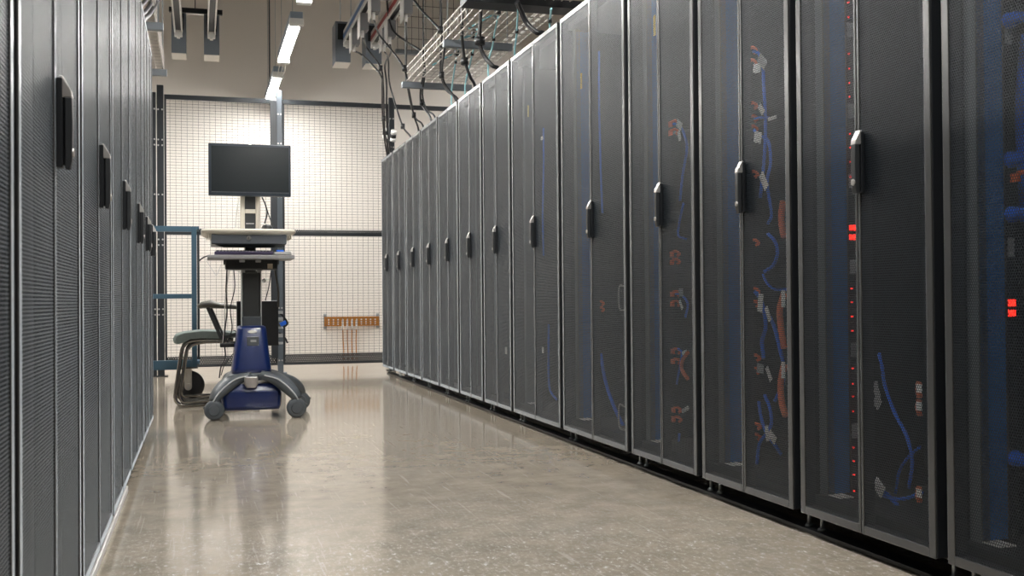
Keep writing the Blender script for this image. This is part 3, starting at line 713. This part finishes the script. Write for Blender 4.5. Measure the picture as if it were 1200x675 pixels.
drop('double power cable mid tray, tied low down', [(541, -5), (541.5, 25), (542, 50), (545, 72), (551, 90), (556, 99)], r=.008, X0=1.54, X1=1.74, ties=[(544.5, 72)], n=2)
drop('triple power cable with a wide curve right of the mid tray', [(564, -5), (563, 20), (562, 48), (567, 65), (577, 77), (584, 81)], r=.008, X0=1.56, X1=1.74, ties=[(562.5, 48)], n=3)
drop('thick double power cable curving to the rack by the black strut', [(606, 2), (611, 14), (618, 28), (629, 38), (637, 40)], r=.0105, X0=1.58, X1=1.72, n=2)
for (x, y), a, lb in (((451.5, 156), .2, 'white and black cable label sleeve at the fence post, left one'), ((461, 159), .7, 'white and black cable label sleeve at the fence post, right one')):
    c = atX(x, y, 1.64); d = Vector((0, math.sin(a)*.7, -math.cos(a))).normalized(); b = MB(c)
    b.mi = 0; b.cyl(c-d*.05, c-d*.018, .026, 14); b.cyl(c+d*.018, c+d*.05, .026, 14); b.mi = 1; b.cyl(c-d*.018, c+d*.018, .0255, 14)
    tag(b.build('label_sleeve', [M['white'], M['black']]), lb, 'label', 'label sleeves on the post bundle').location = c
GC = 'pale blue patch cables over the right racks'
for pts, lb in (([(540, 44), (536, 60), (532, 85), (529, 112)], 'pale blue patch cable by the ladder side of the tray'), ([(559, 34), (556, 52), (551, 74), (545, 102)], 'pale blue patch cable between the two grey struts'),
                ([(584, 18), (580, 36), (577, 55), (572, 76)], 'pale blue patch cable right of the middle strut hang'), ([(607, 9), (606, 28), (605, 45), (603, 62)], 'pale blue patch cable left of the thick double cable'),
                ([(646, 10), (645, 20), (644, 28)], 'pale blue patch cable nearest the black strut')):
    P = [atX(x, y, 1.72+.02*i) for i, (x, y) in enumerate(pts)]; e = P[-1]; P += [Vector((e.x+.01, e.y, H-.003))]; o = P[0].copy()
    t = thing('patch_cable', lb, 'cable', o, 0, GC); MB(o).tube(P, .0055, 7).build('cable_jacket', M['cyan_cable'], t)
    c = (P[1]+P[2])/2; MB(o).cyl(c-Vector((0, 0, .012)), c+Vector((0, 0, .012)), .011, 8).build('cable_tie', M['black'], t)
for (x, y), lb in (((535, 62), 'farther black connector with a teal lead under the tray'), ((583, 16), 'nearer black connector with a teal lead under the tray'), ((555, 40), 'middle black connector with a teal lead under the tray')):
    c = atX(x, y, 1.74); t = thing('cable_connector', lb, 'connector', c, 0, 'black connectors under the tray')
    MB(c).obox(c, ((0, 1, .2), (1, 0, 0), (0, -.2, 1)), (.03, .014, .03)).build('body', M['black'], t, .004)
    MB(c).tube([c, c+Vector((-.06, .06, -.02)), c+Vector((-.14, .16, -.06))], .007, 6).build('lead', plain('teal_lead', (.10, .28, .32), .5), t)

# ------------------------------------------------------------------ computer cart
cart = thing('computer_cart', 'mobile computer cart with a blue base and black monitor in the aisle', 'computer cart', (.30, 6.36, 0)); o = cart.location
def P2(x, y, Y): return atY(x, y, Y)
def slab(x0, y0, x1, y1, Y, dep):
    a, c = P2(x0, y0, Y), P2(x1, y1, Y); return (a.x, Y, c.z), (c.x, Y+dep, a.z)
# monitor
mon = MB(o).box(*slab(244, 167.5, 341, 230.5, 6.27, .045)).build('monitor', M['bezel'], cart, .004)
a, c = slab(247.5, 170.5, 338.5, 225.5, 6.27, .0)
MB(o).box((a[0], 6.2685, a[2]), (c[0], 6.275, c[2])).build('screen', M['screen'], mon)
MB(o).box((a[0]+.0, 6.2675, a[2]-.006), (c[0], 6.272, a[2]-.003)).build('trim_line', M['drawer'], mon)
p = P2(293, 168.5, 6.268); MB(o).box((p.x-.008, 6.262, p.z-.005), (p.x+.008, 6.275, p.z+.007)).build('top_clip', M['white'], mon)
p = P2(337, 169.5, 6.268); MB(o).box((p.x-.006, 6.266, p.z-.001), (p.x+.006, 6.272, p.z+.002)).build('corner_mark', M['white'], mon)
# monitor mast
b = MB(o); b.box(*slab(281.5, 228, 287, 268, 6.33, .05)); b.box(*slab(299.5, 228, 305, 268, 6.33, .05)); b.box(*slab(287, 245, 299.5, 250, 6.325, .05)); b.build('monitor_mast', M['cart_cream'], cart, .003)
b = MB(o); b.box(*slab(287, 226, 299.5, 268, 6.34, .03)); b.box(*slab(284, 205, 303, 228, 6.316, .03)); b.build('mast_plate', M['column'], cart, .002)
p = P2(293, 262, 6.335); MB(o).box((p.x-.022, 6.335, p.z-.003), (p.x+.022, 6.342, p.z+.003)).build('mast_scale', M['cart_light'], cart)
# worktop with rounded ends
a, c = slab(235.5, 267.5, 348, 273, 6.12, .46)
def rrect(x0, y0, x1, y1, r, z, n=6):
    out = []
    for cx, cy, s in ((x1-r, y1-r, 0), (x0+r, y1-r, 1), (x0+r, y0+r, 2), (x1-r, y0+r, 3)):
        for k in range(n+1):
            t = math.pi/2*(s+k/n); out.append((cx+r*math.cos(t), cy+r*math.sin(t), z))
    return out
z0, z1 = a[2], c[2]; x0, x1 = a[0], c[0]
MB(o).loft([rrect(x0+.03, 6.14, x1-.03, 6.58, .08, z0-.012), rrect(x0+.008, 6.122, x1-.008, 6.60, .08, z0-.002), rrect(x0, 6.115, x1, 6.605, .08, z0+.008), rrect(x0, 6.115, x1, 6.605, .08, z1-.006), rrect(x0+.006, 6.12, x1-.006, 6.60, .08, z1)]).build('worktop', M['cart_cream'], cart)
for sx in (x0+.028, x1-.085):
    b = MB(o)
    for i in range(6): b.box((sx+i*.011, 6.15, z0-.03), (sx+i*.011+.004, 6.4, z0-.010))
    b.build('side_grip', M['cart_cream'], cart)
dr = MB(o).box(*slab(247.5, 274, 336, 286.5, 6.14, .36)).build('drawer', M['drawer'], cart, .006)
p = P2(291.5, 279, 6.14); MB(o).lathe(p, (0, -1, 0), [(0, .013), (.006, .013), (.006, .009), (.009, .008), (.009, .0)], 18).build('lock', M['silver'], dr)
MB(o).box((p.x-.0015, p.y-.0105, p.z-.006), (p.x+.0015, p.y-.008, p.z+.006)).build('keyhole', M['black'], dr)
MB(o).loft([[P2(252, 286.5, 6.15)[:], P2(334, 287.5, 6.15)[:], P2(328, 287.5, 6.45)[:], P2(258, 286.5, 6.45)[:]], [P2(262, 290, 6.17)[:], P2(330, 290.5, 6.17)[:], P2(325, 290, 6.42)[:], P2(265, 290, 6.42)[:]]], smooth=False).build('drawer_underside', M['column'], cart)
# keyboard tray
a, c = slab(243, 298.5, 345.5, 303.5, 6.04, .28)
MB(o).box(a, c).build('keyboard_tray', M['traygrey'], cart, .004)
b = MB(o)
for x in (284, 303): p = P2(x, 304, 6.06); b.box((p.x-.014, 6.06, p.z-.014), (p.x+.014, 6.12, p.z+.004))
b.build('tray_bracket', M['traygrey'], cart, .002)
MB(o).box(*slab(287, 286, 300, 320, 6.30, .08)).build('neck', M['column'], cart, .004)
bat = MB(o).box(*slab(264, 303.5, 325, 316, 6.17, .1)).build('battery_pack', M['black'], cart, .008)
p0_, p1_ = P2(313.5, 309, 6.169), P2(319.5, 315, 6.169); MB(o).box((p0_.x, 6.1685, p1_.z), (p1_.x, 6.172, p0_.z)).build('rating_label', M['beige'], bat)
for x in (264.5, 324): p = P2(x, 306, 6.2); MB(o).cyl((p.x-.012, 6.2, p.z), (p.x+.012, 6.2, p.z), .020, 14).build('clamp_knob', M['column'], cart)
# column
MB(o).box(*slab(284.5, 318, 305, 396, 6.32, .10)).build('column', M['column'], cart, .003)
b = MB(o)
for xa, xb in ((282.6, 284.6), (305, 307)): b.box(*slab(xa, 318, xb, 392, 6.318, .10))
for xa, xb in ((282.6, 288), (301, 306.5)): b.box(*slab(xa, 316.5, xb, 319.5, 6.315, .10))
b.build('column_rail', M['cart_light'], cart, .001)
MB(o).box(*slab(284, 371, 306, 384, 6.312, .11)).build('column_sleeve', M['cart_grey'], cart, .004)
# blue tapered shroud
def ringpx(xa, xb, y, Y0, Y1, n=6, r=.035):
    a, c = P2(xa, y, Y0), P2(xb, y, Y0); return rrect(a.x, Y0, c.x, Y1, r, (a.z+c.z)/2, n)
sh = MB(o).loft([ringpx(271.5, 319, 438, 6.20, 6.48), ringpx(272.5, 318.2, 432, 6.203, 6.478), ringpx(276, 314.5, 404, 6.225, 6.455), ringpx(278.2, 312.4, 386, 6.238, 6.44), ringpx(279, 311.5, 383, 6.245, 6.435), ringpx(281.5, 309, 381.8, 6.26, 6.42)]).build('base_shroud', M['cart_blue'], cart)
p = P2(295.7, 388.7, 6.236); b = MB(o); n = 20
b.loft([[(p.x+.026*math.cos(2*math.pi*k/n), yy, p.z+.008*math.sin(2*math.pi*k/n)) for k in range(n)] for yy in (6.243, 6.229)]); b.build('oval_badge', M['white'], sh)
p = P2(296.5, 400, 6.226); b = MB(o); b.box((p.x-.033, 6.222, p.z-.026), (p.x+.033, 6.235, p.z+.026)); b.build('name_plate', M['cart_grey'], sh, .004)
b = MB(o); b.box((p.x-.014, 6.2195, p.z-.004), (p.x+.018, 6.224, p.z+.009)); b.build('plate_window', M['greytag'], sh)
# lower blue box, base arms, casters
lb_ = MB(o).loft([ringpx(262, 328, 480.5, 6.20, 6.5, r=.03), ringpx(260.5, 330, 476, 6.19, 6.51, r=.03), ringpx(259.5, 330.5, 462, 6.19, 6.51, r=.03), ringpx(263, 327, 450, 6.19, 6.51, r=.03)]).build('lower_box', M['cart_blue'], cart)
MB(o).loft([ringpx(262, 328, 446, 6.20, 6.49, r=.05), ringpx(268, 322, 439.5, 6.195, 6.49, r=.05), ringpx(271, 319.5, 437, 6.20, 6.48, r=.05)]).build('base_hub', M['cart_grey'], cart)
wheels = [(P2(251, 481, 6.165).x, 6.165, -1, 1), (P2(347.5, 478, 6.14).x, 6.14, 1, 1), (P2(352.5, 470, 6.57).x-.0, 6.57, 1, -1), (P2(252, 470, 6.57).x+.03, 6.57, -1, -1)]
for wx, wy, sx, sy in wheels:
    cx = .300; k = 1.0 if sy > 0 else .55
    Pth = [Vector((cx+sx*.045, wy+sy*.10, .243)), Vector((cx+sx*.112, wy+sy*.075, .224)), Vector((cx+(wx-cx)*.74, wy+sy*.045, .186)), Vector((cx+(wx-cx)*.93, wy+sy*.015, .142)), Vector((wx+sx*.006, wy, .106))]
    sec = [[(-w, -h), (-w*.6, -h*1.1), (w*.6, -h*1.1), (w, -h), (w, h*.4), (w*.75, h), (-w*.75, h), (-w, h*.4)] for w, h in ((.075, .024), (.062, .026), (.050, .026), (.040, .022), (.032, .014))]
    MB(o).sweep(catmull(Pth, 4), [[(aa*(1-f)+bb*f, cc*(1-f)+dd*f) for (aa, cc), (bb, dd) in zip(sec[i], sec[min(i+1, 4)])] for i in range(4) for f in (0, .25, .5, .75)] + [sec[4]]).build('base_arm', M['cart_grey'], cart)
    MB(o).tube([q + Vector((0, -sy*w, -.002)) for q, w in zip(Pth, (.076, .064, .052, .042, .034))], .0042, 6).build('arm_trim', M['cart_light'], cart)
    R = .055
    b = MB(o)
    for yy in (-.031, .005): b.lathe((wx, wy+yy, R), (0, 1, 0), [(0, R*.55), (.0, R*.82), (.006, R*.97), (.013, R), (.020, R*.97), (.026, R*.82), (.026, .0)], 26)
    cs = b.build('caster_wheel', M['cart_grey'], cart)
    b = MB(o); b.lathe((wx, wy-.036, R), (0, 1, 0), [(0, R*.5), (.006, R*.6)], 20); b.build('hub_cap', M['cart_grey'], cs)
    b = MB(o); b.cyl((wx, wy+.0, R), (wx, wy, .115), .016, 14); b.obox((wx+sx*.03, wy, R+.022), ((1, 0, -.3*sx), (0, 1, 0), (.3*sx, 0, 1)), (.03, .022, .006)); b.build('brake_pedal', M['column'], cs, .002)
p = P2(294.5, 448, 6.16); b = MB(o)
b.loft([rr for rr in ([(p.x+u*s_, yy, p.z+v_*s_) for u, v_ in ((-.038, .032), (.038, .032), (.038, -.012), (.026, -.034), (-.026, -.034), (-.038, -.012))] for yy, s_ in ((6.225, 1.0), (6.168, 1.0), (6.160, .88)))], smooth=False)
b.build('front_badge', M['silver'], cart, .004)
# computer box behind the column and its leads
pc = MB(o).box(*slab(277.5, 353, 326.5, 405, 6.45, .09)).build('computer_box', M['black'], cart, .004)
for y, hh in ((366, 4), (374, 5), (384, 3), (393, 5), (402, 3)):
    p = P2(329, y, 6.48); MB(o).box((p.x-.02, 6.46, p.z-hh*.0022), (p.x+.012, 6.50, p.z+hh*.0022)).build('connector_block', M['cart_light'], pc, .002)
b = MB(o); p = P2(332, 379, 6.48); b.obox(p, ((1, 0, .5), (0, 1, 0), (-.5, 0, 1)), (.02, .012, .012)); b.build('blue_plug', M['blue_cable'], pc, .003)
b = MB(o); b.tube([P2(327, 366, 6.47), P2(333, 372, 6.47), P2(337, 379, 6.47), P2(332, 384, 6.47)], .006, 6); b.tube([P2(327, 390, 6.47), P2(334, 396, 6.47), P2(337, 402, 6.47)], .006, 6); b.build('connector_lead', M['black'], pc)
p = P2(309.5, 329, 6.34); MB(o).lathe(p, (0, -1, 0), [(-.02, .006), (0, .011), (.006, .013), (.012, .009)], 14).build('cable_hook', M['white'], cart)
CB = [([(266, 316), (265, 340), (266, 365), (263, 390), (262, 402)], .004, 'black'), ([(274, 316), (275, 338), (270, 362), (272, 385), (266, 402)], .003, 'black'), ([(269, 316), (264, 350), (263, 380), (261, 404)], .003, 'taplight'),
      ([(263, 405), (264, 418), (259, 430), (257, 443)], .004, 'black'), ([(283, 405), (272, 416), (263, 428), (259, 440)], .003, 'black'), ([(276, 316), (283, 320), (287, 322)], .0035, 'taplight'),
      ([(318, 316), (315, 336), (311, 352)], .003, 'black'), ([(322, 316), (326, 340), (326, 360)], .006, 'armpad'), ([(246, 299), (238, 302), (232, 307)], .004, 'black'),
      ([(280, 232), (277, 252), (276, 267)], .003, 'taplight'), ([(307, 231), (311, 240), (313, 250), (310, 262)], .004, 'black'), ([(311, 240), (315, 252), (320, 266)], .003, 'black'), ([(241, 304), (250, 318), (254, 322), (259, 310)], .0015, 'greytag')]
for pts, r, m in CB: MB(o).tube([P2(x, y, 6.40 if y > 231 and y > 300 else 6.36) for x, y in pts], r, 6).build('cable', M[m], cart)
b = MB(o); p = P2(264, 403, 6.40); b.box((p.x-.03, 6.39, p.z-.02), (p.x+.09, 6.42, p.z+.005)); b.tube([p, p+Vector((.06, 0, .01)), P2(283, 398, 6.42)], .008, 6); b.build('adapter_plug', M['black'], cart, .004)
b = MB(o); p = P2(279, 405, 6.385); b.obox(p, ((1, 0, .4), (0, 1, 0), (-.4, 0, 1)), (.018, .012, .016)); b.build('blue_plug', M['blue_cable'], cart, .004)
# things lying on the keyboard tray and worktop
a, c = slab(247, 293.5, 344, 298.4, 6.06, .16)
t = thing('keyboard', 'dark keyboard on the pull out tray of the cart', 'keyboard', ((a[0]+c[0])/2, 6.14, a[2])); ko = t.location
MB(ko).box((a[0]+.02, 6.07, a[2]), (c[0]-.11, 6.20, a[2]+.018)).build('body', M['purple'], t, .004)
b = MB(ko)
for i in range(18):
    for j in range(5): b.box((a[0]+.03+i*.018, 6.08+j*.023, a[2]+.018), (a[0]+.045+i*.018, 6.098+j*.023, a[2]+.024))
b.build('keys', M['black'], t)
t = thing('paper_sheaf', 'loose white papers at the right end of the cart tray', 'papers', (c[0]-.06, 6.14, a[2])); ko = t.location
b = MB(ko)
for i in range(4): b.obox((c[0]-.055-.004*i, 6.15, a[2]+.004+.004*i), ((1, .05*i, .02*i), (-.05*i, 1, 0), (-.02*i, 0, 1)), (.05, .08, .0012))
b.build('sheets', M['white'], t)
b = MB(ko); b.obox((c[0]-.07, 6.12, a[2]+.024), ((1, .3, 0), (-.3, 1, 0), (0, 0, 1)), (.02, .006, .004)); b.build('blue_marker', M['blue_cable'], t)
p = P2(313, 266.5, 6.30); t = thing('computer_mouse', 'small dark mouse on the cream worktop of the cart', 'mouse', (p.x, 6.30, z1)); ko = t.location
b = MB(ko); b.loft([[(p.x+.034*s_*math.cos(2*math.pi*k/18), 6.30+.055*s_*math.sin(2*math.pi*k/18), z1+zz) for k in range(18)] for s_, zz in ((.95, 0), (1, .008), (.93, .022), (.7, .033), (.3, .038))]); b.build('shell', M['black'], t)

# ------------------------------------------------------------------ chair
ch = thing('office_chair', 'grey upholstered armchair on chrome runners behind the cart', 'chair', (.08, 7.16, 0)); o = ch.location
yn, yf = 6.94, 7.40
prof = [(-.160, .405), (-.166, .43), (-.155, .452), (-.11, .468), (0, .478), (.12, .474), (.22, .462), (.235, .45), (.235, .432), (.12, .428), (0, .432), (-.07, .428), (-.12, .402), (-.145, .395)]
ys = [(yn, .90), (yn+.012, .98), (yn+.05, 1), (yf-.05, 1), (yf-.012, .98), (yf, .90)]
MB(o).loft([[( .035+(x-.035)*s_, y, .435+(z-.435)*s_) for x, z in prof] for y, s_ in ys]).build('seat', M['chairgrey'], ch)
MB(o).loft([[(x, yn+.04+(y*.38), z) for x, y, z in ((.235, 0, .43), (.262, 0, .60), (.268, .04, .70), (.272, .16, .742), (.272, .84, .742), (.268, .96, .70), (.262, 1, .60), (.235, 1, .43))],
            [(x+.05, yn+.04+(y*.38), z) for x, y, z in ((.235, 0, .43), (.262, 0, .60), (.268, .04, .70), (.272, .16, .742), (.272, .84, .742), (.268, .96, .70), (.262, 1, .60), (.235, 1, .43))]]).build('backrest', M['chairgrey'], ch, .012)
for y in (yn+.02, yf-.02):
    for dx in (0, .03):
        MB(o).tube([(.20, y, .418-dx*.3), (.05, y, .418-dx*.3), (-.055+dx*.7, y, .415-dx*.6), (-.10+dx, y, .385-dx*.4), (-.118+dx, y, .33), (-.148+dx, y, .12), (-.152+dx, y, .06+dx*.2), (-.135+dx, y, .028+dx*.3), (-.09+dx*.6, y, .015+dx*.75), (.10, y, .015+dx*.75), (.36, y, .015+dx*.75)], .0115, 10).build('frame_tube', M['chrome'], ch)
for xx in (.34, ): MB(o).tube([(xx, yn+.02, .015), (xx, yf-.02, .015)], .012, 10, False).build('cross_bar', M['chrome'], ch)
b = MB(o); b.tube([(.05, yn+.02, .418), (.05, yf-.02, .418)], .011, 8, False); b.tube([(.18, yn+.02, .418), (.18, yf-.02, .418)], .011, 8, False); b.build('seat_support', M['column'], ch)
for y in (yn-.005, yf+.005):
    b = MB(o); path = [Vector((-.015, y, .627)), Vector((.01, y, .64)), Vector((.06, y, .645)), Vector((.13, y, .632)), Vector((.24, y, .622))]
    b.sweep(path, [[(w*math.cos(2*math.pi*k/12), h*math.sin(2*math.pi*k/12)) for k in range(12)] for w, h in ((.018, .012), (.028, .021), (.030, .024), (.024, .016), (.016, .012))]); arm = b.build('armrest', M['armpad'], ch)
    b = MB(o); b.bar((.045, y, .625), (.125, y, .43), .03, .022, (1, 0, 0)); b.bar((.068, y, .62), (.15, y, .42), .02, .012, (1, 0, 0)); b.bar((.125, y, .43), (.23, y, .46), .02, .02); b.build('arm_support', M['column'], arm, .003)

# ------------------------------------------------------------------ blue trolley frame
yt = 7.5; t = thing('frame_trolley', 'blue grey steel frame trolley on a large caster, left of the chair', 'trolley', (-.3, yt, 0)); o = t.location
zt0, zt1, zm0, zm1, zb0, zb1 = 1.135, 1.172, .683, .715, .205, .268
xr = -.022; xl = -.62; w = .034
for x in (xl, xr): MB(o).box((x-w, yt, .21), (x, yt+.034, zt1)).build('upright', M['trolley'], t, .003)
for za, zb_ in ((zt0, zt1), (zm0, zm1), (zb0, zb1)): MB(o).box((xl, yt+.002, za), (xr-w, yt+.032, zb_)).build('cross_rail', M['trolley'], t, .003)
for x in (xl, xr+.018): MB(o).box((x-.016, yt+.20, .23), (x, yt+.235, zt1)).build('rear_upright', M['fence'], t, .002)  # near-black: shade on the rear posts put into their colour
for x in (xl, xr+.018):
    for z in (.25, 1.16): MB(o).box((x-.018, yt, z-.012), (x-.002, yt+.235, z+.012)).build('side_rail', M['trolley'], t, .002)
for x in (xl+.0, -.072):
    cs = MB(o).box((x-.055, yt-.03, .212), (x+.055, yt+.08, .222)).build('caster_plate', M['column'], t, .002)
    b = MB(o); b.box((x-.032, yt-.022, .09), (x+.016, yt-.016, .214)); b.cyl((x-.008, yt-.016, .09), (x-.008, yt-.024, .09), .024, 18); b.box((x-.032, yt+.055, .09), (x+.016, yt+.061, .214)); b.build('fork', M['fork'], cs, .002)
    b = MB(o); b.lathe((x, yt-.005, .098), (0, 1, 0), [(0, .035), (0, .07), (.002, .088), (.008, .097), (.02, .098), (.034, .097), (.042, .088), (.044, .07), (.044, .03)], 32); b.build('wheel', M['rubber'], cs)
    b = MB(o); b.cyl((x-.008, yt-.03, .085), (x-.008, yt+.065, .085), .007, 10); b.build('axle', M['silver'], cs)

# ------------------------------------------------------------------ view
SC.view_settings.view_transform = 'Standard'; SC.view_settings.look = 'None'; SC.view_settings.gamma = 1
SC.view_settings.use_curve_mapping = False; SC.view_settings.exposure = 1.3
w = bpy.data.worlds.new('world'); SC.world = w; w.use_nodes = True
w.node_tree.nodes['Background'].inputs[0].default_value = (.5, .5, .5, 1); w.node_tree.nodes['Background'].inputs[1].default_value = .02
SC.cycles.max_bounces = 10; SC.cycles.transparent_max_bounces = 32; SC.cycles.diffuse_bounces = 5
SC.cycles.use_denoising = True
